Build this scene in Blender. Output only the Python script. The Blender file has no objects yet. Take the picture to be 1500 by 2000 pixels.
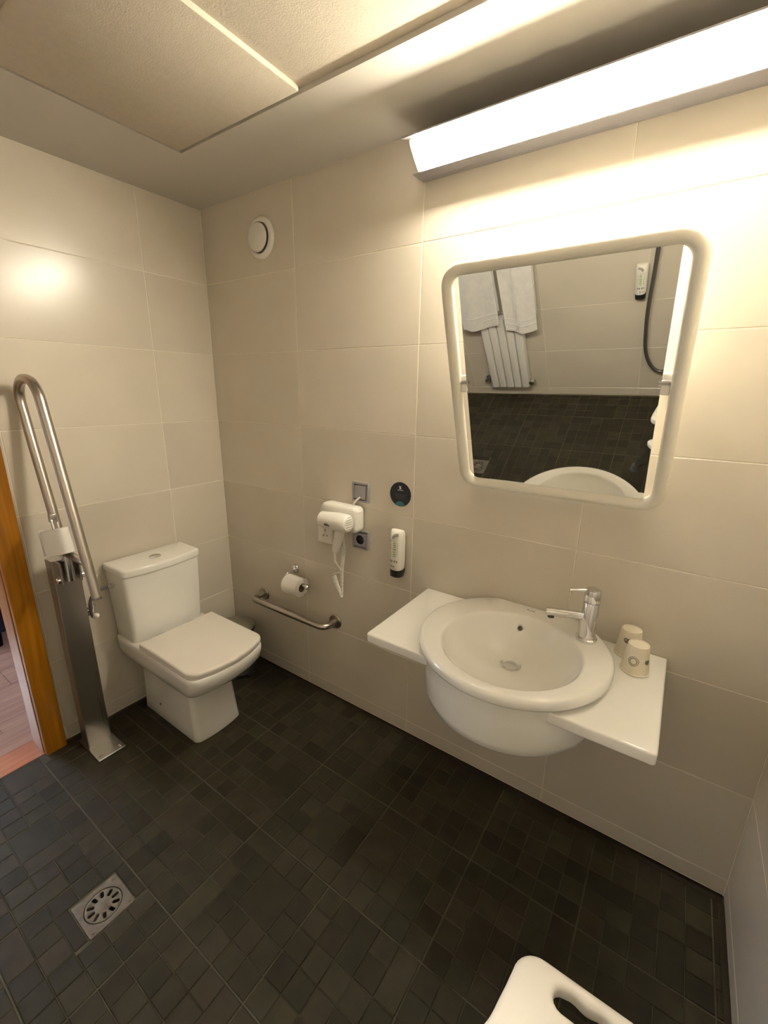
import bpy, bmesh, math, random
import numpy as np
from mathutils import Matrix, Vector

scene = bpy.context.scene
COL = scene.collection
PI = math.pi
random.seed(7)

# ------------------------------------------------------------------ camera
F_PX, CX, CY = 845.53, 750.0, 1000.0
CAM = np.array([2.00409, -1.4011, 1.49696])
PITCH, YAW, ROLL = (math.radians(a) for a in (15.6835, 34.2722, 0.8887))
fw = np.array([-math.sin(YAW) * math.cos(PITCH), math.cos(YAW) * math.cos(PITCH), -math.sin(PITCH)])
rt = np.array([math.cos(YAW), math.sin(YAW), 0.0])
up = np.cross(rt, fw)
R_ = rt * math.cos(ROLL) + up * math.sin(ROLL)
U_ = -rt * math.sin(ROLL) + up * math.cos(ROLL)
cam_data = bpy.data.cameras.new('camera')
cam_data.sensor_fit = 'HORIZONTAL'
cam_data.sensor_width = 36.0
cam_data.lens = F_PX / 1500.0 * 36.0
cam_data.clip_start = 0.02
cam = bpy.data.objects.new('camera', cam_data)
cam.matrix_world = Matrix(((R_[0], U_[0], -fw[0], CAM[0]), (R_[1], U_[1], -fw[1], CAM[1]),
                           (R_[2], U_[2], -fw[2], CAM[2]), (0, 0, 0, 1)))
COL.objects.link(cam)
scene.camera = cam


def proj(P):
    v = np.asarray(P, float) - CAM
    z = v @ fw
    return CX + F_PX * (v @ R_) / z, CY - F_PX * (v @ U_) / z, z


# ------------------------------------------------------------------ world, daylight, exposure
world = bpy.data.worlds.new('world')
scene.world = world
world.use_nodes = True
world.node_tree.nodes['Background'].inputs[0].default_value = (0.55, 0.68, 1.0, 1)
world.node_tree.nodes['Background'].inputs[1].default_value = 0.6
scene.view_settings.view_transform = 'Standard'
scene.view_settings.look = 'None'
scene.view_settings.gamma = 1.0
scene.view_settings.use_curve_mapping = False
scene.view_settings.exposure = 2.35
LAMP = 25.5            # emission of the tube light's diffuser
LAMP_COL = (1.0, 0.90, 0.71)

day = bpy.data.lights.new('window_bedroom_offscreen', 'AREA')      # daylight at the bedroom window beyond the door
day.shape = 'RECTANGLE'
day.size, day.size_y = 1.3, 1.3
day.energy = 30
day.color = (0.84, 0.90, 1.0)
dayo = bpy.data.objects.new('window_bedroom_offscreen', day)
dayo.location = (-2.9, -1.85, 1.45)
dayo.rotation_euler = (0, -PI / 2, 0)
COL.objects.link(dayo)

# ------------------------------------------------------------------ materials
def s2l(c):
    return tuple(((v / 255) / 12.92 if v / 255 <= .04045 else (((v / 255) + .055) / 1.055) ** 2.4) for v in c)


class NT:
    def __init__(self, name):
        self.m = bpy.data.materials.new(name)
        self.m.use_nodes = True
        self.t = self.m.node_tree
        self.b = self.t.nodes['Principled BSDF']

    def n(self, kind, **kw):
        nd = self.t.nodes.new(kind)
        for k, v in kw.items():
            if k.startswith('i_'):
                nd.inputs[k[2:].replace('_', ' ')].default_value = v
            else:
                setattr(nd, k, v)
        return nd

    def l(self, a, b):
        self.t.links.new(a, b)


def mat(name, col, rough=.5, metal=0., var=.06, vscale=6., bump=0., bscale=80., coat=0., spec=.5, rnd=0., rnd_attr=None,
        emit=None, emit_s=0., bdist=.002, col2=None):
    """procedural material: base colour with a soft noise variation, optional bump, optional random value per object"""
    q = NT(name)
    b = q.b
    b.inputs['Roughness'].default_value = rough
    b.inputs['Metallic'].default_value = metal
    b.inputs['Specular IOR Level'].default_value = spec
    if coat:
        b.inputs['Coat Weight'].default_value = coat
        b.inputs['Coat Roughness'].default_value = .08
    tc = q.n('ShaderNodeTexCoord')
    no = q.n('ShaderNodeTexNoise', i_Scale=vscale, i_Detail=3.0)
    if rnd:
        oi = q.n('ShaderNodeObjectInfo') if not rnd_attr else None
        src = oi.outputs['Random'] if oi else q.n('ShaderNodeAttribute', attribute_name=rnd_attr).outputs['Fac']
        ad = q.n('ShaderNodeVectorMath', operation='ADD')
        sc = q.n('ShaderNodeMath', operation='MULTIPLY')
        sc.inputs[1].default_value = 37.0
        q.l(src, sc.inputs[0])
        q.l(tc.outputs['Object'], ad.inputs[0])
        q.l(sc.outputs[0], ad.inputs[1])
        q.l(ad.outputs[0], no.inputs['Vector'])
    else:
        q.l(tc.outputs['Object'], no.inputs['Vector'])
    ramp = q.n('ShaderNodeMapRange')
    ramp.inputs['From Min'].default_value = .3
    ramp.inputs['From Max'].default_value = .7
    ramp.inputs['To Min'].default_value = 1 - var
    ramp.inputs['To Max'].default_value = 1 + var
    q.l(no.outputs['Fac'], ramp.inputs['Value'])
    mul = q.n('ShaderNodeVectorMath', operation='SCALE')
    mul.inputs[0].default_value = col
    if col2:
        mx = q.n('ShaderNodeMix', data_type='RGBA')
        mx.inputs['A'].default_value = (*col, 1)
        mx.inputs['B'].default_value = (*col2, 1)
        if rnd:
            fr = q.n('ShaderNodeMath', operation='FRACT')
            m7 = q.n('ShaderNodeMath', operation='MULTIPLY')
            m7.inputs[1].default_value = 7.31
            q.l(src, m7.inputs[0])
            q.l(m7.outputs[0], fr.inputs[0])
            q.l(fr.outputs[0], mx.inputs['Factor'])
        else:
            n2 = q.n('ShaderNodeTexNoise', i_Scale=vscale * .4)
            q.l(tc.outputs['Object'], n2.inputs['Vector'])
            q.l(n2.outputs['Fac'], mx.inputs['Factor'])
        q.l(mx.outputs['Result'], mul.inputs[0])
    if rnd:
        rr = q.n('ShaderNodeMapRange')
        rr.inputs['To Min'].default_value = 1 - rnd
        rr.inputs['To Max'].default_value = 1 + rnd
        q.l(src, rr.inputs['Value'])
        mm = q.n('ShaderNodeMath', operation='MULTIPLY')
        q.l(ramp.outputs[0], mm.inputs[0])
        q.l(rr.outputs[0], mm.inputs[1])
        q.l(mm.outputs[0], mul.inputs['Scale'])
    else:
        q.l(ramp.outputs[0], mul.inputs['Scale'])
    q.l(mul.outputs[0], b.inputs['Base Color'])
    if bump:
        nb = q.n('ShaderNodeTexNoise', i_Scale=bscale, i_Detail=4.0)
        q.l(tc.outputs['Object'], nb.inputs['Vector'])
        bp = q.n('ShaderNodeBump', i_Strength=bump, i_Distance=bdist)
        q.l(nb.outputs['Fac'], bp.inputs['Height'])
        q.l(bp.outputs[0], b.inputs['Normal'])
    if emit:
        b.inputs['Emission Color'].default_value = (*emit, 1)
        b.inputs['Emission Strength'].default_value = emit_s
    return q.m


def wood(name, c1, c2, axis=2, rough=.35):
    q = NT(name)
    tc = q.n('ShaderNodeTexCoord')
    mp = q.n('ShaderNodeMapping')
    s = [30, 30, 30]
    s[axis] = 1.6
    mp.inputs['Scale'].default_value = s
    no = q.n('ShaderNodeTexNoise', i_Scale=1.0, i_Detail=5.0, i_Distortion=1.2)
    q.l(tc.outputs['Object'], mp.inputs['Vector'])
    q.l(mp.outputs[0], no.inputs['Vector'])
    cr = q.n('ShaderNodeValToRGB')
    cr.color_ramp.elements[0].position = .3
    cr.color_ramp.elements[1].position = .75
    cr.color_ramp.elements[0].color = (*c1, 1)
    cr.color_ramp.elements[1].color = (*c2, 1)
    q.l(no.outputs['Fac'], cr.inputs[0])
    q.l(cr.outputs[0], q.b.inputs['Base Color'])
    q.b.inputs['Roughness'].default_value = rough
    return q.m


def brushed(name, col, rough=.28, axis=2):
    q = NT(name)
    q.b.inputs['Metallic'].default_value = 1
    q.b.inputs['Base Color'].default_value = (*col, 1)
    tc = q.n('ShaderNodeTexCoord')
    mp = q.n('ShaderNodeMapping')
    s = [220, 220, 220]
    s[axis] = 4
    mp.inputs['Scale'].default_value = s
    no = q.n('ShaderNodeTexNoise', i_Scale=1.0, i_Detail=2.0)
    q.l(tc.outputs['Object'], mp.inputs['Vector'])
    q.l(mp.outputs[0], no.inputs['Vector'])
    mr = q.n('ShaderNodeMapRange')
    mr.inputs['To Min'].default_value = rough * .75
    mr.inputs['To Max'].default_value = rough * 1.35
    q.l(no.outputs['Fac'], mr.inputs['Value'])
    q.l(mr.outputs[0], q.b.inputs['Roughness'])
    return q.m


M = dict(
    wtile=mat('wall_tile_glaze', (.65, .595, .505), .24, var=.045, vscale=2.6, rnd=.035, bump=.05, bscale=9, bdist=.004),
    wgrout=mat('wall_grout', (.86, .80, .69), .8, var=.05, vscale=20),
    ftile=mat('slate_floor_tile', (.034, .031, .017), .55, spec=.28, var=.22, vscale=16, rnd=.30, bump=.35, bscale=45, bdist=.003,
              col2=(.037, .029, .018)),
    ftile_f=mat('slate_floor_tile_field', (.034, .031, .017), .55, spec=.28, var=.22, vscale=16, rnd=.30, rnd_attr='rnd', bump=.35,
                bscale=45, bdist=.003, col2=(.037, .029, .018)),
    fgrout=mat('floor_grout', (.092, .084, .056), .75, var=.35, vscale=9),
    plaster=mat('ceiling_plaster', (.60, .57, .52), .65, var=.02, vscale=4),
    stipple=mat('stippled_ceiling_plaster', (.62, .56, .47), .8, var=.03, vscale=60, bump=.35, bscale=230, bdist=.003),
    ceram=mat('white_ceramic', (.86, .85, .80), .12, var=.01, coat=.5),
    seatpl=mat('white_seat_plastic', (.85, .81, .74), .25, var=.01),
    whitepl=mat('white_plastic', (.78, .76, .70), .34, var=.015),
    framepl=mat('cream_frame_plastic', (.74, .71, .62), .30, var=.015),
    chrome=mat('chrome', (.75, .75, .76), .09, metal=1, var=.02),
    steel=brushed('brushed_steel', (.50, .47, .43), .30),
    steelx=brushed('brushed_steel_bar', (.50, .46, .40), .30, axis=0),
    steeld=brushed('dull_steel_plate', (.27, .26, .24), .32),
    greypl=mat('grey_metallic_plastic', (.34, .33, .35), .40, metal=.25, var=.03),
    greydk=mat('dark_grey_plastic', (.10, .095, .10), .45, var=.03),
    black=mat('black_plastic', (.012, .012, .012), .4, var=.1),
    paper=mat('tissue_paper', (.82, .79, .74), .9, var=.03, bump=.4, bscale=120),
    card=mat('cardboard_core', (.30, .23, .15), .9, var=.08),
    cup=mat('paper_cup', (.80, .74, .60), .55, var=.03, vscale=20),
    cupink=mat('brown_cup_print', (.20, .17, .11), .6, var=.1),
    casing=wood('orange_door_wood', s2l((150, 96, 16)), s2l((192, 128, 28)), 2, .3),
    hfloor=wood('pink_beige_laminate', s2l((176, 140, 128)), s2l((205, 170, 155)), 1, .28),
    thresh=wood('threshold_wood', s2l((190, 120, 90)), s2l((215, 150, 120)), 1, .35),
    hwall=mat('bedroom_wall_paint', (.62, .55, .48), .8, var=.02),
    blue=mat('dark_blue_fabric', (.010, .013, .06), .85, var=.15, vscale=40, bump=.3, bscale=300),
    towel=mat('white_towel', (.78, .77, .76), .95, var=.05, vscale=30, bump=.8, bscale=260, bdist=.003),
    rad=mat('white_radiator_enamel', (.76, .75, .72), .3, var=.015),
    sticker=mat('dark_sticker_vinyl', (.016, .020, .026), .35, var=.15, vscale=60),
    teal=mat('teal_print', (.03, .16, .19), .4, var=.1),
    white=mat('white_print', (.75, .75, .75), .5, var=.02),
    green=mat('green_print', (.33, .45, .16), .5, var=.05),
    greypr=mat('grey_print', (.25, .22, .20), .5, var=.05),
    holdgl=mat('clear_wall_holder', (.38, .36, .33), .25, var=.02),
    drainm=mat('worn_floor_drain_steel', (.20, .18, .15), .42, metal=.5, var=.2, vscale=40, bump=.15, bscale=120),
    hose=mat('grey_shower_hose', (.16, .15, .15), .35, metal=.6, var=.05),
    stool=mat('white_stool_plastic', (.80, .77, .70), .42, var=.02, vscale=10, bump=.06, bscale=220),
    binlid=mat('grey_bin_lid', (.22, .21, .16), .4, var=.03),
    lampend=mat('lamp_end_plastic', (.8, .78, .7), .3, var=.01, emit=LAMP_COL, emit_s=1.0),
    diff=mat('lit_diffuser', (.9, .9, .9), .4, var=.0, emit=LAMP_COL, emit_s=LAMP),
)
# mirror silvering
q = NT('mirror_silver')
q.b.inputs['Metallic'].default_value = 1
q.b.inputs['Roughness'].default_value = 0.0
q.b.inputs['Base Color'].default_value = (.86, .87, .85, 1)
M['mirror'] = q.m
q = NT('window_glass')
q.b.inputs['Transmission Weight'].default_value = 1
q.b.inputs['Roughness'].default_value = 0
M['glass'] = q.m

# ------------------------------------------------------------------ geometry helpers: every shape is (verts, faces)
def V3(a):
    return np.asarray(a, float).reshape(-1, 3)


def join(*gs):
    V, Fc, o = [], [], 0
    for v, f in gs:
        v = V3(v)
        V.append(v)
        Fc += [tuple(i + o for i in p) for p in f]
        o += len(v)
    return np.vstack(V), Fc


def frombm(bm):
    bm.verts.ensure_lookup_table()
    V = np.array([v.co[:] for v in bm.verts])
    for i, v in enumerate(bm.verts):
        v.index = i
    Fc = [tuple(v.index for v in f.verts) for f in bm.faces]
    bm.free()
    return V, Fc


def box(x0, x1, y0, y1, z0, z1, bev=0., seg=2):
    bm = bmesh.new()
    bmesh.ops.create_cube(bm, size=1)
    for v in bm.verts:
        v.co = Vector(((x0 + x1) / 2 + v.co.x * (x1 - x0), (y0 + y1) / 2 + v.co.y * (y1 - y0), (z0 + z1) / 2 + v.co.z * (z1 - z0)))
    if bev:
        bmesh.ops.bevel(bm, geom=bm.edges[:], offset=bev, segments=seg, profile=.5, affect='EDGES')
    return frombm(bm)


def loft(rings, cap0=True, cap1=True, closed=True, ring_closed=False):
    n = len(rings[0])
    V = np.vstack([V3(r) for r in rings])
    Fc = []
    m = len(rings)
    for i in range(m if ring_closed else m - 1):
        a, b = i * n, ((i + 1) % m) * n
        for j in range(n if closed else n - 1):
            k = (j + 1) % n
            Fc.append((a + j, a + k, b + k, b + j))
    if cap0:
        Fc.append(tuple(range(n - 1, -1, -1)))
    if cap1:
        Fc.append(tuple((m - 1) * n + j for j in range(n)))
    return V, Fc


def frame_axis(ax):
    ax = np.asarray(ax, float)
    ax /= np.linalg.norm(ax)
    h = np.array([0, 0, 1.]) if abs(ax[2]) < .9 else np.array([1., 0, 0])
    u = np.cross(h, ax)
    u /= np.linalg.norm(u)
    return u, np.cross(ax, u), ax


def lathe(prof, c, axis=(0, 0, 1), n=32, cap0=True, cap1=True):
    """prof: list of (radius, height along axis)"""
    u, v, a = frame_axis(axis)
    t = np.linspace(0, 2 * PI, n, endpoint=False)
    ring = np.cos(t)[:, None] * u + np.sin(t)[:, None] * v
    return loft([np.asarray(c) + ring * max(r, 1e-5) + a * h for r, h in prof], cap0, cap1)


def tube(path, r, n=14, cap=True, closed=False, sec=None):
    """sweep a circle (or section sec: list of (a,b) offsets) along path"""
    P = V3(path)
    m = len(P)
    rs = np.full(m, r) if np.isscalar(r) else np.asarray(r)
    T = np.array([P[(i + 1) % m] - P[i - 1] if closed else P[min(i + 1, m - 1)] - P[max(i - 1, 0)] for i in range(m)])
    T /= np.linalg.norm(T, axis=1)[:, None]
    u, v, _ = frame_axis(T[0])
    t = np.linspace(0, 2 * PI, n, endpoint=False)
    rings = []
    for i in range(m):
        if i:
            u = u - (u @ T[i]) * T[i]
            u /= np.linalg.norm(u)
            v = np.cross(T[i], u)
        rings.append(P[i] + rs[i] * (np.cos(t)[:, None] * u + np.sin(t)[:, None] * v))
    return loft(rings, cap and not closed, cap and not closed, True, closed)


def fillet(pts, rad, n=8):
    P = V3(pts)
    out = [P[0]]
    for i in range(1, len(P) - 1):
        a, b, c = P[i - 1], P[i], P[i + 1]
        d1, d2 = (a - b), (c - b)
        l1, l2 = np.linalg.norm(d1), np.linalg.norm(d2)
        d1, d2 = d1 / l1, d2 / l2
        ang = math.acos(max(-1, min(1, d1 @ d2)))
        rr = rad[i - 1] if isinstance(rad, (list, tuple)) else rad
        tl = min(rr / math.tan(ang / 2), l1 * .49, l2 * .49)
        rr = tl * math.tan(ang / 2)
        bis = (d1 + d2) / np.linalg.norm(d1 + d2)
        cen = b + bis * rr / math.sin(ang / 2)
        s, e = b + d1 * tl - cen, b + d2 * tl - cen
        th = math.acos(max(-1, min(1, (s @ e) / (rr * rr))))
        for k in range(n + 1):
            w = k / n
            out.append(cen + (math.sin((1 - w) * th) * s + math.sin(w * th) * e) / math.sin(th))
    out.append(P[-1])
    return np.array(out)


def bez(pts, n=40):
    """Catmull-Rom through points"""
    P = V3(pts)
    P = np.vstack([2 * P[0] - P[1], P, 2 * P[-1] - P[-2]])
    out = []
    segs = len(P) - 3
    for s in range(segs):
        p0, p1, p2, p3 = P[s:s + 4]
        for k in range(n // segs + 1):
            t = k / (n // segs + 1)
            out.append(.5 * (2 * p1 + (p2 - p0) * t + (2 * p0 - 5 * p1 + 4 * p2 - p3) * t * t + (3 * p1 - p0 - 3 * p2 + p3) * t ** 3))
    out.append(P[-2])
    return np.array(out)


def rrect(w, h, r, n=6, cx=0., cy=0.):
    """rounded rectangle outline, counter-clockwise; r one radius or four (tr, tl, bl, br)"""
    r = [r] * 4 if np.isscalar(r) else r
    out = []
    for k, (sx, sy) in enumerate(((1, 1), (-1, 1), (-1, -1), (1, -1))):
        for i in range(n + 1):
            a = (k + i / n) * PI / 2
            out.append((cx + sx * (w / 2 - r[k]) + r[k] * math.cos(a), cy + sy * (h / 2 - r[k]) + r[k] * math.sin(a)))
    return np.array(out)


def offset2(L, d):
    """inset a counter-clockwise outline by d (negative: outset)"""
    L = np.asarray(L, float)
    e1 = L - np.roll(L, 1, 0)
    e2 = np.roll(L, -1, 0) - L
    def nrm(e):
        q_ = np.stack([-e[:, 1], e[:, 0]], 1)
        return q_ / (np.linalg.norm(q_, axis=1)[:, None] + 1e-12)
    nn = nrm(e1) + nrm(e2)
    nn /= (np.linalg.norm(nn, axis=1)[:, None] + 1e-12)
    return L + nn * d


def slab(outline, o, ex, ey, ez, d0, d1, bev=0., bev0=None, seg=3):
    """outline (2D, ccw) extruded along ez from d0 to d1 with rounded edges; o origin, ex,ey,ez axes"""
    o, ex, ey, ez = (np.asarray(a, float) for a in (o, ex, ey, ez))
    b0 = bev if bev0 is None else bev0
    rows = []
    for k in range(seg + 1) if b0 else [seg]:
        a = k / seg * PI / 2
        rows.append((b0 * (1 - math.sin(a)), d0 + b0 * (1 - math.cos(a))))
    for k in range(seg + 1) if bev else [0]:
        a = k / seg * PI / 2
        rows.append((bev * (1 - math.cos(a)), d1 - bev * (1 - math.sin(a))))
    rings = []
    for ins, h in rows:
        L = offset2(outline, ins)
        rings.append(o + L[:, :1] * ex + L[:, 1:] * ey + ez * h)
    return loft(rings)


def bevsec(outer, holes, zt, zb, bev, seg=3):
    """flat plate with holes, edges rounded; xy outlines all counter-clockwise, z from zb to zt"""
    bm = bmesh.new()
    tops, bots = [], []
    for li, L in enumerate([outer] + holes):
        sg = 1 if li == 0 else -1
        rings = []
        rows = [(bev * (1 - math.sin(k / seg * PI / 2)), zt - bev * (1 - math.cos(k / seg * PI / 2))) for k in range(seg + 1)]
        rows += [(bev * (1 - math.cos(k / seg * PI / 2)), zb + bev * (1 - math.sin(k / seg * PI / 2))) for k in range(seg + 1)]
        for ins, z in rows:
            rings.append([bm.verts.new((x, y, z)) for x, y in offset2(L, sg * ins)])
        n = len(L)
        for a, b in zip(rings[:-1], rings[1:]):
            for j in range(n):
                k = (j + 1) % n
                f = (a[j], b[j], b[k], a[k])
                bm.faces.new(f if sg > 0 else f[::-1])
        tops += [(rings[0][j], rings[0][(j + 1) % n]) for j in range(n)]
        bots += [(rings[-1][j], rings[-1][(j + 1) % n]) for j in range(n)]
    for prs, nz in ((tops, 1), (bots, -1)):
        ed = []
        for a, b in prs:
            e = bm.edges.get((a, b)) or bm.edges.new((a, b))
            ed.append(e)
        bmesh.ops.triangle_fill(bm, use_beauty=True, use_dissolve=False, edges=ed, normal=(0, 0, nz))
    bmesh.ops.recalc_face_normals(bm, faces=bm.faces[:])
    return frombm(bm)


def xf(g, mtx):
    v, f = g
    v = V3(v)
    m = np.array(mtx)
    return v @ m[:3, :3].T + m[:3, 3], f


def rotz(a, c=(0, 0, 0)):
    return Matrix.Translation(c) @ Matrix.Rotation(a, 4, 'Z') @ Matrix.Translation([-k for k in c])


# ------------------------------------------------------------------ object helpers
def mkmesh(name, g, m, smooth=True, ang=35):
    v, f = g
    me = bpy.data.meshes.new(name)
    me.from_pydata([tuple(p) for p in v], [], f)
    me.validate()
    if smooth:
        me.shade_smooth()
        me.set_sharp_from_angle(angle=math.radians(ang))
    bm = bmesh.new()
    bm.from_mesh(me)
    bmesh.ops.recalc_face_normals(bm, faces=bm.faces[:])
    bm.to_mesh(me)
    bm.free()
    me.materials.append(m)
    return me


def rootloc(o):
    p = np.zeros(3)
    while o is not None:
        p += np.array(o.location)
        o = o.parent
    return p


def obj(name, g, m, parent=None, smooth=True, ang=35, **props):
    """one mesh object from world-space geometry, optionally a child of parent"""
    if isinstance(m, str):
        m = M[m]
    if parent is not None:
        g = (V3(g[0]) - rootloc(parent), g[1])
    o = bpy.data.objects.new(name, mkmesh(name, g, m, smooth, ang))
    COL.objects.link(o)
    if parent is not None:
        o.parent = parent
    for k, v in props.items():
        o[k] = v
    return o


def tag(o, label, cat, group=None):
    o['label'] = label
    o['category'] = cat
    if group:
        o['group'] = group
    return o


def thing(name, label, cat, loc=(0, 0, 0), group=None):
    o = bpy.data.objects.new(name, None)
    o.empty_display_size = .05
    COL.objects.link(o)
    o.location = loc
    return tag(o, label, cat, group)


def struct(name, g, m, label=None, smooth=False):
    o = obj(name, g, m, None, smooth)
    o['kind'] = 'structure'
    if label:
        o['label'] = label
    return o


def copytree(o, parent=None):
    c = o.copy()
    COL.objects.link(c)
    c.parent = parent
    for ch in [k for k in bpy.data.objects if k.parent == o]:
        copytree(ch, c)
    return c


def text_geo(s, size, o, ex, ey, ez, depth=.0004, align='CENTER'):
    cu = bpy.data.curves.new('txt', 'FONT')
    cu.body = s
    cu.size = size
    cu.align_x = align
    cu.align_y = 'CENTER'
    cu.extrude = depth
    cu.resolution_u = 3
    ob = bpy.data.objects.new('txt', cu)
    COL.objects.link(ob)
    dg = bpy.context.evaluated_depsgraph_get()
    dg.update()
    me = bpy.data.meshes.new_from_object(ob.evaluated_get(dg))
    v = np.array([p.co[:] for p in me.vertices])
    f = [tuple(p.vertices) for p in me.polygons]
    bpy.data.objects.remove(ob)
    bpy.data.curves.remove(cu)
    bpy.data.meshes.remove(me)
    o, ex, ey, ez = (np.asarray(a, float) for a in (o, ex, ey, ez))
    return o + v[:, :1] * ex + v[:, 1:2] * ey + v[:, 2:] * ez, f


# ------------------------------------------------------------------ the room
W, D, H = 2.338, -1.885, 2.280
DY0, DY1, DZ = -.975, -1.80, 2.03                       # door opening in the left wall
TW, TH, JT = .592, .316, .0022
ZJ = [1.969 - TH * k for k in range(7)]              # horizontal joints: 1.969 .. 0.073
ZE = [H] + ZJ + [.014]

DR = (.803, -1.098)                                     # floor drain centre
hx0, hx1, hy0, hy1 = DR[0] - .053, DR[0] + .053, DR[1] - .053, DR[1] + .053
floor = struct('floor', join(box(-.02, hx0, D - .02, .02, -.09, -.0032), box(hx1, W + .02, D - .02, .02, -.09, -.0032),
                             box(hx0, hx1, D - .02, hy0, -.09, -.0032), box(hx0, hx1, hy1, .02, -.09, -.0032)), 'fgrout',
               'dark slate mosaic floor laid in square sheets with pale joints')
for eb in (box(0, W, -.016, .0125, -.0035, -.0006), box(W - .011, W + .0125, D, -.017, -.0035, -.0006)):
    obj('edge_strip', eb, 'ftile', floor, False)

_tile_cache = {}


def tile_mesh(w, h, m, ch=.0012, th=.006, key=''):
    """tile lying in local xy, face at z=0, chamfered rim"""
    k = (round(w, 4), round(h, 4), key)
    if k not in _tile_cache:
        a, b = w / 2, h / 2
        r = [(-a, -b), (a, -b), (a, b), (-a, b)]
        v = [(x, y, -th) for x, y in r] + [(x, y, -ch) for x, y in r] + \
            [(x - math.copysign(ch, x), y - math.copysign(ch, y), 0) for x, y in r]
        f = []
        for s in (0, 4):
            for j in range(4):
                q_ = (j + 1) % 4
                f.append((s + j, s + q_, s + 4 + q_, s + 4 + j))
        f.append((8, 9, 10, 11))
        me = bpy.data.meshes.new('tile')
        me.from_pydata(v, [], f)
        me.materials.append(m)
        _tile_cache[k] = me
    return _tile_cache[k]


def put_tile(parent, o, ex, ey, ez, w, h, m, key, ch=.0012):
    t = bpy.data.objects.new('tile', tile_mesh(w, h, m, ch, .006, key))
    COL.objects.link(t)
    t.parent = parent
    t.matrix_local = Matrix(((ex[0], ey[0], ez[0], o[0]), (ex[1], ey[1], ez[1], o[1]), (ex[2], ey[2], ez[2], o[2]), (0, 0, 0, 1)))
    return t


def tile_wall(parent, xs, zs, place, ex, ez):
    """xs, zs: joint positions; place(u,z) -> point on the tile face"""
    for a, b in zip(xs[:-1], xs[1:]):
        for c, d in zip(zs[1:], zs[:-1]):
            w, h = b - a - JT, d - c - JT
            if w < .01 or h < .01:
                continue
            put_tile(parent, place((a + b) / 2, (c + d) / 2), ex, (0, 0, 1), ez, w, h, M['wtile'], 'w')


wf = struct('wall_front', join(box(-.1, W + .1, .0013, .12, .0125, H + .05), box(-.1, W + .1, .0125, .12, -.05, .0125)), 'wgrout', 'beige tiled wall that carries the mirror and washbasin')
tile_wall(wf, [0, .592, 1.187, 1.784, W], ZE, lambda u, z: (u, 0, z), (1, 0, 0), (0, -1, 0))
wl = struct('wall_left', join(box(-.11, -.0013, DY0, .02, .0125, H + .05), box(-.11, -.0125, DY0, .02, -.05, .0125), box(-.11, -.0013, DY1, DY0, DZ, H + .05),
                              box(-.11, -.0013, D - .05, DY1, .0125, H + .05), box(-.11, -.0125, D - .05, DY1, -.05, .0125)), 'wgrout', 'beige tiled wall behind the toilet')
tile_wall(wl, [-.297, 0], ZE, lambda u, z: (0, u, z), (0, 1, 0), (1, 0, 0))
tile_wall(wl, [-.889, -.297], ZE, lambda u, z: (0, u, z), (0, 1, 0), (1, 0, 0))
tile_wall(wl, [DY0, -.889], ZE, lambda u, z: (0, u, z), (0, 1, 0), (1, 0, 0))
tile_wall(wl, [D, DY1], ZE, lambda u, z: (0, u, z), (0, 1, 0), (1, 0, 0))
tile_wall(wl, [DY1, -1.481, DY0], [H, DZ + .002], lambda u, z: (0, u, z), (0, 1, 0), (1, 0, 0))
wr = struct('wall_right', join(box(W + .0013, W + .1, D - .05, .02, .0125, H + .05), box(W + .0125, W + .1, D - .05, .02, -.05, .0125)), 'wgrout', 'beige tiled side wall beside the shower stool')
tile_wall(wr, [D, -1.776, -1.184, -.592, 0], ZE, lambda u, z: (W, u, z), (0, -1, 0), (-1, 0, 0))
wb = struct('wall_back', join(box(-.1, W + .1, D - .12, D - .0013, .0125, H + .05), box(-.1, W + .1, D - .12, D - .0125, -.05, .0125)), 'wgrout', 'beige tiled wall with radiator and shower, seen in the mirror')
tile_wall(wb, [0, .508, 1.100, 1.692, 2.284, W], ZE, lambda u, z: (u, D, z), (-1, 0, 0), (0, 1, 0))

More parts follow.
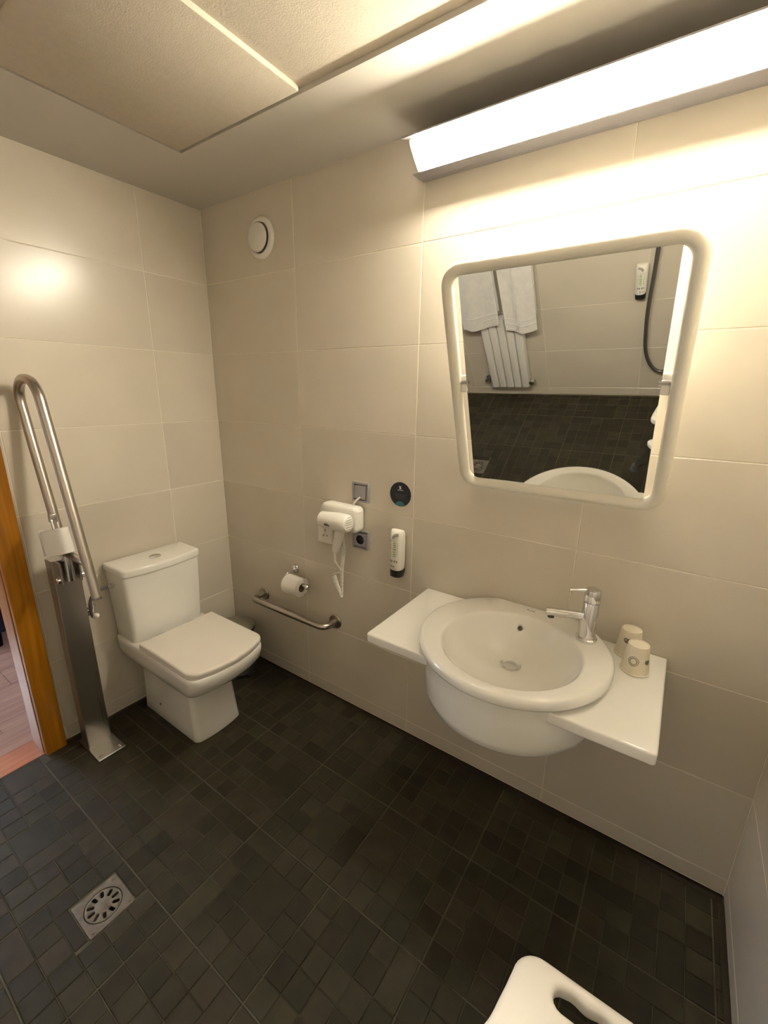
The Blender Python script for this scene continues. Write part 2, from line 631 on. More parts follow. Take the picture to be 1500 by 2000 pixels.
# floor mosaic: 33 cm sheets of 5 x 5 cells, some cells merged
SH, ORX, ORY = .3295, .0035, -.0105
CELL = SH / 5
pieces = []
rg = random.Random(11)
for sx in range(8):
    for sy in range(6):
        used = set()
        cells = []
        order = [(i, j) for i in range(5) for j in range(5)]
        big = 0
        bmax = rg.choice((0, 1, 1))
        tries = rg.sample(order, 25)
        for (i, j) in tries:
            if big < bmax and i < 4 and j < 4 and not any((i + a, j + b) in used for a in (0, 1) for b in (0, 1)) and rg.random() < .6:
                used |= {(i + a, j + b) for a in (0, 1) for b in (0, 1)}
                cells.append((i, j, 2, 2))
                big += 1
        two = 0
        for (i, j) in tries:
            if two >= 2:
                break
            a, b = rg.choice(((2, 1), (1, 2)))
            cc = {(i + p, j + r_) for p in range(a) for r_ in range(b)}
            if any(x > 4 or y > 4 for x, y in cc) or cc & used:
                continue
            used |= cc
            cells.append((i, j, a, b))
            two += 1
        cells += [(i, j, 1, 1) for (i, j) in order if (i, j) not in used]
        for i, j, a, b in cells:
            x0 = ORX + sx * SH + i * CELL
            y1 = ORY - sy * SH - j * CELL
            g0 = .0022 if i == 0 else .0010
            g1 = .0022 if i + a == 5 else .0010
            h0 = .0022 if j == 0 else .0010
            h1 = .0022 if j + b == 5 else .0010
            X0, X1, Y0, Y1 = x0 + g0, x0 + a * CELL - g1, y1 - b * CELL + h1, y1 - h0
            X0, X1, Y0, Y1 = max(X0, .004), min(X1, W - .012), max(Y0, D + .003), min(Y1, -.017)
            if X1 - X0 < .012 or Y1 - Y0 < .012:
                continue
            # keep the drain plate's place free
            if X1 > DR[0] - .066 and X0 < DR[0] + .066 and Y1 > DR[1] - .064 and Y0 < DR[1] + .064:
                opts = []
                if X0 < DR[0] - .066 - .012: opts.append((X0, DR[0] - .068, Y0, Y1))
                if X1 > DR[0] + .066 + .012: opts.append((DR[0] + .068, X1, Y0, Y1))
                if Y0 < DR[1] - .064 - .012: opts.append((X0, X1, Y0, DR[1] - .066))
                if Y1 > DR[1] + .064 + .012: opts.append((X0, X1, DR[1] + .066, Y1))
                if not opts:
                    continue
                X0, X1, Y0, Y1 = max(opts, key=lambda r_: (r_[1] - r_[0]) * (r_[3] - r_[2]))
            pieces.append((X0, X1, Y0, Y1))


def shown(pc):
    x, y, z = proj(((pc[0] + pc[1]) / 2, (pc[2] + pc[3]) / 2, 0))
    if z < .1 or not (-20 < x < 1520 and -20 < y < 2020):
        return 0
    return (pc[1] - pc[0]) * (pc[3] - pc[2]) / z ** 3


pieces.sort(key=shown, reverse=True)
for pc in pieces[:300]:
    w, h = round(pc[1] - pc[0], 3), round(pc[3] - pc[2], 3)
    put_tile(floor, ((pc[0] + pc[1]) / 2, (pc[2] + pc[3]) / 2, rg.uniform(-.0006, .0004)), (1, 0, 0), (0, 1, 0), (0, 0, 1), w, h, M['ftile'], 'f', .0018)
vs, fs, rn = [], [], []
for pc in pieces[300:]:
    o = len(vs)
    c, t = .0018, rg.uniform(-.0006, .0004)
    a = [(pc[0], pc[2]), (pc[1], pc[2]), (pc[1], pc[3]), (pc[0], pc[3])]
    b = [(pc[0] + c, pc[2] + c), (pc[1] - c, pc[2] + c), (pc[1] - c, pc[3] - c), (pc[0] + c, pc[3] - c)]
    vs += [(x, y, -.006) for x, y in a] + [(x, y, t - c) for x, y in a] + [(x, y, t) for x, y in b]
    for s in (0, 4):
        fs += [(o + s + j, o + s + (j + 1) % 4, o + s + 4 + (j + 1) % 4, o + s + 4 + j) for j in range(4)]
    fs.append((o + 8, o + 9, o + 10, o + 11))
    rn += [rg.random()] * 12
tf = obj('tile_field', (vs, fs), 'ftile_f', floor, False)
tf['kind'] = 'stuff'
at = tf.data.attributes.new('rnd', 'FLOAT', 'POINT')
if len(tf.data.vertices) == len(rn):
    at.data.foreach_set('value', rn)

# ceiling: smooth border, stippled field set higher, square hatch panel
BX, BY, BY2, BX2 = .40, -.335, -1.62, 2.06
FZ = H + .013
ceil = struct('ceiling', join(box(-.1, W + .1, BY, .1, H, H + .08), box(-.1, W + .1, D - .1, BY2, H, H + .08),
                              box(-.1, BX, BY2, BY, H, H + .08), box(BX2, W + .1, BY2, BY, H, H + .08)), 'plaster',
              'smooth plaster ceiling border around a stippled field')
obj('ceiling_field', box(BX - .02, BX2 + .02, BY2 - .02, BY + .02, FZ, FZ + .05), 'stipple', ceil, False)
obj('hatch_panel', box(BX + .010, .982, -.885, BY - .010, H - .001, FZ + .002, .004, 2), 'stipple', ceil, True,
    label='square stippled access panel set slightly lower than the field')

# door opening in the left wall
door = bpy.data.objects.new('door_1', None)
COL.objects.link(door)
door['kind'] = 'structure'
door['label'] = 'open doorway with orange wooden casing leading to the bedroom'
for nm, y0, y1 in (('casing', DY0 - .002, -.902), ('casing', DY1 - .075, DY1 + .002)):
    obj(nm, box(0, .028, y0, y1, -.001, DZ + .07, .006, 2), 'casing', door)
obj('casing', box(0, .028, DY1 + .002, DY0 - .002, DZ - .002, DZ + .07, .006, 2), 'casing', door)
for y0, y1 in ((DY0 - .004, DY0 + .006), (DY1 - .006, DY1 + .004)):
    obj('jamb', box(-.118, -.0015, y0, y1, -.001, DZ, .003, 1), 'casing', door)
obj('jamb', box(-.118, -.0015, DY1 + .004, DY0 - .004, DZ - .004, DZ + .006), 'casing', door)
obj('threshold', box(-.125, .0, DY1, DY0, -.05, -.001), 'thresh', door, False)

# bedroom beyond
HX, HY0, HY1 = -2.75, -2.6, .9
fh = struct('floor_bedroom', box(HX - .1, -.125, HY0 - .1, HY1 + .1, -.05, -.006), 'fgrout', 'pinkish laminate floor of the bedroom beyond the door')
pw = .19
k = 0
x = HX
while x < -.13:
    x1 = min(x + pw, -.126)
    off = (k * .53) % 1.2
    ys = [HY0] + [HY0 + off + 1.2 * j for j in range(0, 4) if HY0 + off + 1.2 * j < HY1 - .05 and off + 1.2 * j > .05] + [HY1]
    for a, b in zip(ys[:-1], ys[1:]):
        obj('plank', box(x + .0012, x1 - .0012, a + .0012, b - .0012, -.006, -.001), 'hfloor', fh, False)
    x = x1
    k += 1
struct('wall_bedroom', join(box(HX - .1, HX, HY0, HY1, 0, .85), box(HX - .1, HX, HY0, HY1, 2.05, 2.5),
                            box(HX - .1, HX, HY0, -2.50, .85, 2.05), box(HX - .1, HX, -1.20, HY1, .85, 2.05),
                            box(HX - .1, -.11, HY1, HY1 + .1, 0, 2.5), box(HX - .1, -.11, HY0 - .1, HY0, 0, 2.5),
                            box(-.125, -.112, DY0 + .0, HY1, 0, 2.5), box(-.125, -.112, HY0, DY1, 0, 2.5), box(-.125, -.112, DY1, DY0, DZ, 2.5)),
       'hwall', 'painted walls of the bedroom beyond the door')
struct('ceiling_bedroom', box(HX - .1, -.112, HY0 - .1, HY1 + .1, 2.45, 2.55), 'plaster', 'plain bedroom ceiling beyond the door')
win = struct('window_1', join(box(HX - .08, HX - .02, -2.50, -2.44, .85, 2.05), box(HX - .08, HX - .02, -1.26, -1.20, .85, 2.05),
                              box(HX - .08, HX - .02, -2.50, -1.20, .85, .91), box(HX - .08, HX - .02, -2.50, -1.20, 1.99, 2.05)),
             'whitepl', 'bedroom window letting daylight in')
obj('window_pane', box(HX - .055, HX - .049, -2.44, -1.26, .91, 1.99), 'glass', win, False)
bed = thing('bed', 'dark blue upholstered bed on short black legs beyond the doorway', 'bed', (-1.75, -.35, 0))
obj('bed_base', box(-2.4, -1.10, -.87, .55, .09, .40, .02), 'blue', bed)
obj('mattress', box(-2.38, -1.12, -.85, .53, .395, .56, .05, 4), 'blue', bed)
for lx in (-2.33, -1.15):
    for ly in (-.82, .49):
        obj('leg', lathe([(.02, 0), (.026, .095)], (lx, ly, 0)), 'black', bed)

# ------------------------------------------------------------------ tube light over the mirror
lt = thing('wall_light', 'long lit tube light with white diffuser on the wall above the mirror', 'light', (1.75, 0, 2.19))
LX0, LX1 = 1.205, 2.160
obj('housing', box(LX0 - .022, LX1 + .004, -.036, -.0005, 2.138, 2.243, .003), 'greypl', lt, label='grey metal back tray')
sec = [(-.034, 2.1405), (-.069, 2.1405), (-.0745, 2.1425), (-.098, 2.1630), (-.1185, 2.1845), (-.1225, 2.1910), (-.1235, 2.1960),
       (-.1215, 2.2000), (-.034, 2.2385)]
rings = [np.array([(x, y, z) for y, z in sec]) for x in (LX0 + .012, LX1 - .012)]
obj('diffuser', loft(rings), 'diff', lt, label='glowing white acrylic diffuser')
for xa, xb in ((LX0, LX0 + .012), (LX1 - .012, LX1)):
    big = [(y * 1.02, 2.190 + (z - 2.190) * 1.0) for y, z in sec]
    obj('end_cap', loft([np.array([(x, y, z) for y, z in big]) for x in (xa, xb)]), 'lampend', lt)
baffle = [(-.0005, 2.246), (-.030, 2.2415), (-.139, 2.2010), (-.1405, 2.2045), (-.034, 2.2505), (-.0005, 2.2525)]
obj('added_top_baffle', loft([np.array([(x, y, z) for y, z in baffle]) for x in (LX0 - .022, LX1 + .004)]), 'greypl', lt, False)  # added opaque strip that shades the ceiling from the diffuser
obj('added_bottom_baffle', box(LX0 - .022, LX1 + .004, -.072, -.030, 2.1350, 2.1395, .002, 1), 'greypl', lt)  # added ledge that blocks diffuser light from the wall just below
obj('clip', box(LX0 - .026, LX0 - .004, -.050, -.020, 2.178, 2.205, .003), 'greydk', lt)

# ------------------------------------------------------------------ tilting mirror
TH20 = math.radians(20.1)
MC = np.array([1.690, -.136, 1.505])
m_up = np.array([0, -math.sin(TH20), math.cos(TH20)])
m_n = np.array([0, -math.cos(TH20), -math.sin(TH20)])
m_x = np.array([1., 0, 0])
mr = thing('tilting_mirror', 'tilted mirror in a rounded cream plastic frame above the washbasin', 'mirror', (1.69, 0, 1.19))
path = rrect(.568, .646, .046, 8)
sec_r = []
rings = []
n_p = len(path)
for i in range(n_p):
    t2 = path[(i + 1) % n_p] - path[i - 1]
    t2 /= np.linalg.norm(t2)
    nn = np.array([t2[1], -t2[0]])
    ring = []
    for k in range(14):
        a = 2 * PI * k / 14
        off = nn * .0165 * math.cos(a)
        pp = path[i] + off
        ring.append(MC + m_x * pp[0] + m_up * pp[1] + m_n * (.0215 * math.sin(a)))
    rings.append(np.array(ring))
obj('frame', loft(rings, False, False, True, True), 'framepl', mr, ang=60)
obj('mirror_glass', slab(rrect(.499, .634, .003, 2), MC, m_x, m_up, m_n, -.004, .002, 0), 'mirror', mr, False)
obj('backing', slab(rrect(.495, .628, .003, 2), MC, m_x, m_up, m_n, -.010, -.0045, 0), 'whitepl', mr, False)
for sx in (-1, 1):
    p = MC + m_x * sx * .259 + m_up * .02
    b = obj('pivot_bracket', box(p[0] - .010, p[0] + .010, -.145, -.0005, p[2] - .028, p[2] + .022, .005), 'whitepl', mr)
    obj('pivot_pin', tube([p - m_x * sx * .016, p + m_x * sx * .016], .007, 10), 'chrome', b)

# ------------------------------------------------------------------ washbasin with side shelves
CT = .747
wbn = thing('washbasin', 'white ceramic round washbasin with flat side shelves mounted on the wall', 'washbasin', (1.68, 0, .59))
BC, BR = np.array([1.680, -.235]), .275


def clipped(r, c=BC, yb=-.004, n=72):
    out = []
    for k in range(n):
        a = 2 * PI * k / n
        x, y = c[0] + r * math.cos(a), c[1] + r * math.sin(a)
        out.append((x, min(y, yb)))
    return np.array(out)


def ell(cx, cy, rx, ry, n=72):
    return np.array([(cx + rx * math.cos(2 * PI * k / n), cy + ry * math.sin(2 * PI * k / n)) for k in range(n)])


def at_z(L, z):
    return np.column_stack([L, np.full(len(L), z)])


IC, IR = (1.685, -.272), .200
DC = (1.669, -.180)
rings = [at_z(clipped(.205), .578), at_z(clipped(.232), .584), at_z(clipped(.247), .600), at_z(clipped(.254), .625), at_z(clipped(.258), .70),
         at_z(clipped(.261), .749), at_z(clipped(.263), .753), at_z(clipped(.272), .757), at_z(clipped(.2755), .764), at_z(clipped(.2755), .778), at_z(clipped(.272), .786), at_z(clipped(.266), .789)]
rings += [at_z(ell(*IC, IR + .006, IR + .006), .7888), at_z(ell(*IC, IR + .001, IR + .001), .7875), at_z(ell(*IC, IR - .003, IR - .003), .784), at_z(ell(*IC, IR - .006, IR - .006), .777)]
for k in range(1, 11):
    w = k / 10
    s = math.cos(w * PI / 2 * .97)
    cx = IC[0] + (DC[0] - IC[0]) * w ** 1.5
    cy = IC[1] + (DC[1] - IC[1]) * w ** 1.5
    r = (IR - .006) * (s * .82 + .18 * (1 - w)) * (1 - w) ** .12 if k < 10 else .022
    rings.append(at_z(ell(cx, cy, max(r, .022), max(r, .022)), .778 - .118 * math.sin(w * PI / 2) ** 1.15))
basin_g = loft(rings, True, True)
basin = obj('basin', basin_g, 'ceram', wbn, ang=50)


def carve(o, g):
    c = obj('cutter', g, 'ceram')
    md = o.modifiers.new('cut', 'BOOLEAN')
    md.operation, md.solver, md.object = 'DIFFERENCE', 'EXACT', c
    dg = bpy.context.evaluated_depsgraph_get()
    me = bpy.data.meshes.new_from_object(o.evaluated_get(dg))
    o.modifiers.remove(md)
    old = o.data
    o.data = me
    me.name = old.name
    bpy.data.meshes.remove(old)
    cm = c.data
    bpy.data.objects.remove(c)
    bpy.data.meshes.remove(cm)
# shelves left and right: plate whose inner edge lies inside the basin
for sgn, xe, fr in ((-1, 1.267, -.412), (1, 2.072, -.438)):
    rs = .254
    t0 = math.atan2(fr - BC[1], sgn * math.sqrt(rs ** 2 - (fr - BC[1]) ** 2))
    t1 = math.atan2(-.002 - BC[1], sgn * math.sqrt(rs ** 2 - (-.002 - BC[1]) ** 2))
    if sgn < 0:
        t0 += 2 * PI
    poly = [(BC[0] + rs * math.cos(t0 + (t1 - t0) * k / 14), BC[1] + rs * math.sin(t0 + (t1 - t0) * k / 14)) for k in range(15)]
    cr = .010
    poly += [(xe, -.002)] + [(xe - sgn * cr + sgn * cr * math.cos(a), fr + cr - cr * math.sin(a)) for a in np.linspace(0, PI / 2, 5)]
    poly = np.array(poly if sgn < 0 else poly[::-1])
    ar = sum(poly[i - 1][0] * poly[i][1] - poly[i][0] * poly[i - 1][1] for i in range(len(poly)))
    if ar < 0:
        poly = poly[::-1]
    obj('shelf', slab(poly, (0, 0, 0), (1, 0, 0), (0, 1, 0), (0, 0, 1), CT - .032, CT, .006, .006), 'ceram', wbn)
dz = .6615
carve(basin, lathe([(.0205, -.055), (.0205, .02)], (DC[0], DC[1], dz), n=28))
dr = obj('drain', lathe([(.0335, -.001), (.0335, .002), (.030, .0035), (.026, .002), (.020, -.002), (.020, -.052), (.0, -.052)], (DC[0], DC[1], dz), n=28, cap1=False), 'chrome', wbn)
gh = [ell(DC[0] + .0105 * math.cos(k * PI / 2 + .4), DC[1] + .0105 * math.sin(k * PI / 2 + .4), .0046, .0046, 12) for k in range(4)]
obj('drain_grate', bevsec(ell(DC[0], DC[1], .0198, .0198, 32), gh, dz - .0015, dz - .0040, .0005, 2), 'steeld', dr)
from mathutils.bvhtree import BVHTree
bvh = BVHTree.FromPolygons([tuple(p_) for p_ in basin_g[0]], basin_g[1])
hit = bvh.ray_cast(Vector((1.70, -.33, .88)), Vector((1.662 - 1.70, -.088 + .33, .745 - .88)).normalized())
ovp, ov_n = np.array(hit[0]), np.array(hit[1])
if ov_n @ np.array([0, -1, .5]) < 0:
    ov_n = -ov_n
carve(basin, lathe([(.0086, -.056), (.0086, .02)], ovp, ov_n, 24))
obj('overflow_hole', lathe([(.0084, -.0006), (.0084, -.055), (0, -.055)], ovp, ov_n, 24, False, False), 'ceram', wbn)
obj('maker_mark', text_geo('Roca', .014, (1.676, -.030, .7893), (1, 0, 0), (0, 1, 0), (0, 0, 1), .0002), 'greypr', wbn, False)

# ------------------------------------------------------------------ tap
TX, TY, TZ = 1.862, -.108, .7885
tp = thing('basin_tap', 'chrome single lever mixer tap on the rim of the washbasin', 'tap', (TX, TY, TZ))
obj('base_ring', lathe([(.030, 0), (.030, .008), (.027, .011)], (TX, TY, TZ), n=32), 'chrome', tp)
obj('body', lathe([(.0235, .009), (.0225, .122), (.0215, .1235)], (TX, TY, TZ), n=32), 'chrome', tp)
hd = obj('lever_head', lathe([(.0215, .1245), (.0232, .127), (.0232, .152), (.021, .162), (.012, .167), (.0, .168)], (TX, TY, TZ), n=32, cap1=False), 'chrome', tp)
ld = np.array([-.80, -.42, -.03])
ld /= np.linalg.norm(ld)
a0 = np.array([TX, TY, TZ + .160])
obj('lever', tube([a0 + ld * .008, a0 + ld * .066], [.0055, .0035], 12), 'chrome', hd)
sd = np.array([-.93, -.34, .0])
sd /= np.linalg.norm(sd)
s0 = np.array([TX, TY, TZ + .076])
sp = obj('spout', tube([s0 + sd * .010, s0 + sd * .118, s0 + sd * .1215], [.0125, .0125, .0105], 20), 'chrome', tp)
obj('aerator', lathe([(.0095, 0), (.0095, -.006)], s0 + sd * .106 + np.array([0, 0, -.0115]), n=18), 'greydk', sp)

# ------------------------------------------------------------------ paper cups
def cup(name, label, x, y, rot, prints):
    c = thing(name, label, 'cup', (x, y, CT), 'upturned paper cups beside the tap')
    h, r0, r1 = .083, .0365, .0262
    obj('cup_wall', lathe([(r0 - .001, 0), (r0 + .0014, .0012), (r0 + .0014, .0032), (r0 - .0004, .0045), (r1, h), (r1 - .002, h + .0006), (r1 - .003, h - .002), (0, h - .0022)],
                          (x, y, CT), n=40, cap0=False, cap1=False), 'cup', c)
    for kind, ang, zz, rad in prints:
        vs_, fs_ = [], []
        a0_ = rot + ang

        def onc(u, v):
            z_ = zz + v
            rr = (r0 - .0004) + (r1 - r0) * (z_ - .0045) / (h - .0045) + .0005
            th = a0_ + u / rr
            return (x + rr * math.cos(th), y + rr * math.sin(th), CT + z_)
        nseg = 28
        if kind == 'ring':
            bands = [(rad, rad * .88), (rad * .72, rad * .56)]
        else:
            bands = [(rad, rad * .02)]
        for ro, ri in bands:
            o_ = len(vs_)
            for k_ in range(nseg):
                t_ = 2 * PI * k_ / nseg
                s_ = 1.0
                if kind == 'heart':
                    s_ = (1 - .35 * max(0, math.sin(t_)) ** 6 + .1 * abs(math.cos(t_)))
                vs_ += [onc(ro * s_ * math.cos(t_), ro * s_ * math.sin(t_)), onc(ri * s_ * math.cos(t_), ri * s_ * math.sin(t_))]
            for k_ in range(nseg):
                a_, b_ = o_ + 2 * k_, o_ + 2 * ((k_ + 1) % nseg)
                fs_.append((a_, b_, b_ + 1, a_ + 1))
        obj('print', (vs_, fs_), 'cupink', c, False)
    return c


cam_dir = math.atan2(CAM[1] + .12, CAM[0] - 2.0)
cup('paper_cup', 'upturned paper cup with a ring emblem at the front of the shelf', 1.997, -.122, cam_dir, [('ring', -.18, .042, .0135), ('heart', 1.0, .044, .0075), ('heart', 2.6, .05, .008)])
cup('paper_cup', 'upturned paper cup with a brown heart print standing against the wall', 1.972, -.042, cam_dir, [('heart', -.22, .056, .0085), ('ring', 1.6, .042, .0125), ('heart', 3.2, .05, .008)])

# ------------------------------------------------------------------ toilet
YC = -.466
tl = thing('toilet', 'white close-coupled toilet with squared lid and rear tank', 'toilet', (.3, YC, 0))


def dshape(x0, x1, hw, rb, rf, bow, n=7):
    """outline ccw: straight back at x0, bowed front reaching x1, centre line y=YC"""
    xf_ = x1 - bow
    par = lambda y: xf_ + bow * (1 - (y / hw) ** 2)
    y1 = -hw + rf * 1.25
    d = np.array([par(y1) - xf_, y1 + hw])
    low = fillet([(x0 + .5 * (x1 - x0), -hw, 0), (xf_, -hw, 0), (par(y1), y1, 0)], rf, n)[1:-1, :2]
    pts = [(x0 + rb - rb * math.cos(a), -hw + rb - rb * math.sin(a)) for a in np.linspace(0, PI / 2, n)]
    half = pts + [tuple(p_) for p_ in low]
    m_ = 12
    mid = [(par(y), y) for y in np.linspace(y1, -y1, m_ + 1)]
    full = half + mid + [(x, -y) for x, y in half[::-1]]
    return np.array([(x, YC + y) for x, y in full])


prof = [(0, .055, .490, .112, .035, .012), (.006, .053, .493, .115, .035, .012), (.05, .053, .486, .112, .035, .012), (.16, .053, .472, .108, .035, .012),
        (.215, .050, .466, .107, .035, .014), (.240, .045, .472, .112, .04, .018), (.260, .035, .500, .128, .045, .025), (.280, .025, .550, .150, .05, .028),
        (.308, .018, .600, .166, .05, .032), (.340, .014, .628, .173, .05, .034), (.380, .012, .640, .176, .05, .035), (.401, .012, .640, .176, .05, .035),
        (.405, .016, .636, .172, .048, .034)]
obj('bowl', loft([at_z(dshape(a, b, c, .02, rf, bw), z) for z, a, b, c, rf, bw in prof]), 'ceram', tl, ang=55)
L = dshape(.215, .640, .176, .012, .060, .040)
obj('seat', slab(L, (0, 0, 0), (1, 0, 0), (0, 1, 0), (0, 0, 1), .4062, .4185, .004, .004), 'seatpl', tl)
L = dshape(.225, .646, .178, .010, .062, .041)
obj('lid', slab(L, (0, 0, 0), (1, 0, 0), (0, 1, 0), (0, 0, 1), .4205, .4385, .008, .003), 'seatpl', tl)
for sy in (-.075, .075):
    obj('hinge', box(.205, .232, YC + sy - .018, YC + sy + .018, .404, .430, .005), 'chrome', tl)
tk = [(.388, .012, .178, .160), (.394, .010, .184, .164), (.45, .010, .186, .166), (.60, .010, .192, .172), (.722, .010, .196, .176)]
tank = obj('tank', loft([at_z(dshape(a, b, c, .008, .028, .022), z) for z, a, b, c in tk]), 'ceram', tl, ang=55)
L = dshape(.008, .203, .181, .008, .030, .024)
tld = obj('tank_lid', slab(L, (0, 0, 0), (1, 0, 0), (0, 1, 0), (0, 0, 1), .7235, .757, .010, .003), 'ceram', tl)
fb = obj('flush_button', lathe([(.0255, -.002), (.0255, .002), (.0235, .0032), (.0, .0036)], (.115, YC - .004, .757), n=32, cap1=False), 'chrome', tld)
obj('button_split', box(.1145, .1155, YC - .026, YC + .018, .7595, .7608), 'greydk', fb, False)
obj('fixing_cap', lathe([(.006, 0), (.006, .003), (0, .004)], (.20, YC - .110, .075), (0, -1, 0), 14, cap1=False), 'greydk', tl)
# water supply on the tank side: nipple, hose, wall valve
obj('inlet', join(lathe([(.007, 0), (.007, .030)], (.085, YC - .172, .672), (0, -1, 0), 14), lathe([(.012, .008), (.012, .018)], (.085, YC - .172, .672), (0, -1, 0), 8),
                  lathe([(.0105, .020), (.0105, .026)], (.085, YC - .172, .672), (0, -1, 0), 8)), 'chrome', tl)
obj('supply_hose', tube(bez([(.085, YC - .200, .672), (.083, YC - .245, .668), (.078, YC - .270, .640), (.070, YC - .275, .590), (.060, YC - .268, .555), (.045, YC - .262, .548)], 36), .0062, 10), 'hose', tl)
obj('stop_valve', join(lathe([(.020, 0), (.020, .003), (.010, .005), (.010, .055), (.013, .056), (.013, .068)], (0.0005, YC - .258, .555), (1, 0, 0), 18),
                       lathe([(.009, 0), (.009, .028), (.014, .029), (.014, .044)], (.040, YC - .258, .560), (0, 0, 1), 12)), 'chrome', tl)

# ------------------------------------------------------------------ pedal bin in the corner
bn = thing('pedal_bin', 'small pedal bin with grey lid in the corner behind the toilet', 'bin', (.185, -.135, 0))
bc = (.185, -.132)
obj('bin_body', lathe([(.088, .004), (.092, .008), (.094, .245), (.096, .248)], (*bc, 0), n=40), 'steeld', bn)
obj('bin_base', lathe([(.094, 0), (.096, .003), (.096, .018), (.093, .02)], (*bc, 0), n=40), 'black', bn)
obj('bin_rim', lathe([(.097, .248), (.099, .252), (.099, .260), (.096, .262)], (*bc, 0), n=40), 'black', bn)
obj('bin_lid', lathe([(.098, .262), (.099, .266), (.090, .278), (.055, .287), (0, .290)], (*bc, 0), n=40, cap1=False), 'binlid', bn)
obj('pedal', box(bc[0] + .085, bc[0] + .125, bc[1] - .022, bc[1] + .022, .010, .018, .003), 'black', bn)

# ------------------------------------------------------------------ folding support rail on its floor post
gr = thing('folding_grab_rail', 'steel folding support rail, folded up, on a square floor post beside the toilet', 'grab rail', (.10, -.815, 0))
PX0, PX1, PY0, PY1, PZ = .068, .130, -.860, -.771, .858
obj('post', box(PX0, PX1, PY0, PY1, .006, PZ, .002, 1), 'steel', gr)
bp = obj('base_plate', box(.045, .240, -.868, -.762, 0.0005, .008, .002, 1), 'steeld', gr)
for bx_, by_ in ((.222, -.852), (.222, -.778), (.150, -.868 + .006), (.060, -.778)):
    if bx_ != .150:
        obj('bolt', lathe([(.007, 0), (.007, .004), (.003, .006)], (bx_, by_, .008), n=6), 'chrome', bp)
obj('wall_strap', box(.0005, PX0 + .002, -.83, -.80, .70, .74, .002, 1), 'steel', gr)
RY = -.822
lean = math.radians(14)


def rail(s, d):
    """s: height along the leaning rail above z=.775, d: distance outward"""
    return np.array([.385 - d - (s) * math.sin(lean) * 1.0, RY, .775 + s * math.cos(lean)])


sepd = .188
top = .765
pts = [rail(0, 0), rail(top, 0), rail(top, sepd), rail(.145, sepd)]
obj('u_tube', tube(fillet(pts, .0935, 14), .0162, 18), 'steel', gr)
obj('tube_cap', lathe([(.0165, -.002), (.0165, .004), (.013, .006)], rail(0, 0) + np.array([0, 0, 0]), -(rail(1, 0) - rail(0, 0)), 18), 'steeld', gr)
c0, c1 = rail(.125, sepd), rail(.125, .012)
obj('cross_bar', tube([c0 + np.array([-.01, 0, 0]), c1], .0135, 14), 'steel', gr)
hg = obj('hinge_block', tube([(.160, RY + .006, .890), (.158, RY + .006, .780)], .0185, 16), 'chrome', gr)
obj('hinge_cheek', box(.128, .178, RY - .028, RY - .022, .772, .860, .002, 1), 'steel', gr)
obj('hinge_cheek', box(.128, .178, RY + .034, RY + .040, .772, .860, .002, 1), 'steel', gr)
for sy in (-1, 1):
    obj('pivot_knob', lathe([(.013, 0), (.013, .010), (.009, .014)], (.158, RY + .006 + sy * .034, .790), (0, sy, 0), 14), 'chrome', hg)
# paper holder between the tubes
rv = (rail(1, 0) - rail(0, 0))
rv /= np.linalg.norm(rv)
rc = rail(.135, .135) + np.array([0, -.027, 0])
obj('paper_spindle', tube(fillet([rc - rv * .012, rc + rv * .135, rc + rv * .135 + np.array([-.050, .020, 0])], .012, 5), .005, 10), 'steel', gr)
obj('holder_clip', box(*sorted((rc[0] + rv[0] * .13 - .020, rc[0] + rv[0] * .13 + .004)), RY - .030, RY - .008, rc[2] + rv[2] * .118, rc[2] + rv[2] * .152, .004), 'steel', gr)


def roll(name, label, c, axis, r, ln, group):
    t = thing(name, label, 'toilet roll', tuple(c))
    if group:
        t['group'] = group
    a = np.asarray(axis, float)
    a /= np.linalg.norm(a)
    obj('paper', lathe([(.0215, 0), (r - .003, 0), (r, .002), (r + .0005, ln * .3), (r, ln * .7), (r, ln - .002), (r - .003, ln), (.0215, ln), (.0215, 0)], c, a, 40, False, False), 'paper', t)
    obj('core', lathe([(.021, .0005), (.021, ln - .0005), (.0195, ln - .0005), (.0195, .0005), (.021, .0005)], c, a, 28, False, False), 'card', t)
    return t


t1 = roll('toilet_roll', 'toilet roll upright on the spindle of the folding rail', rc + rv * .002, rv, .042, .094, None)
u_, v_, _ = frame_axis(rv)
fl0 = rc + rv * .006 + np.array([.0, -.0425, 0])
flap = []
for k in range(7):
    w = k / 6
    flap.append(np.array([rc + rv * (.006 + .085 * s) + np.array([-.0385 * math.cos(w * .2) - .004 * w, -.018 - .020 * w, -.010 * w * (1 - s)]) for s in (0, .5, 1)]))
fl = loft(flap, False, False, False)
fl2 = (fl[0] + np.array([.0006, .0006, 0]), fl[1])
obj('loose_sheet', join(fl, fl2), 'paper', t1)

# ------------------------------------------------------------------ wall grab bar and paper holder
gb = thing('wall_grab_bar', 'short horizontal brushed steel grab bar screwed to the wall below the toilet roll', 'grab bar', (.53, 0, .435))
bar = fillet([(.278, -.004, .435), (.278, -.082, .435), (.781, -.082, .435), (.781, -.004, .435)], .034, 8)
obj('bar', tube(bar, .0155, 18), 'steelx', gb)
for fx in (.278, .781):
    obj('flange', lathe([(.036, 0), (.036, .004), (.032, .008), (.018, .010)], (fx, -.0004, .435), (0, -1, 0), 30), 'steelx', gb)
ph = thing('paper_holder', 'chrome wall arm holding a toilet roll above the grab bar', 'paper holder', (.53, 0, .625))
obj('flange', lathe([(.024, 0), (.024, .004), (.021, .009), (.010, .012)], (.525, -.0004, .640), (0, -1, 0), 26), 'chrome', ph)
arm = fillet([(.525, -.01, .640), (.525, -.064, .634), (.525, -.064, .602), (.662, -.064, .602)], .012, 6)
obj('arm', tube(arm, .0065, 12), 'chrome', ph)
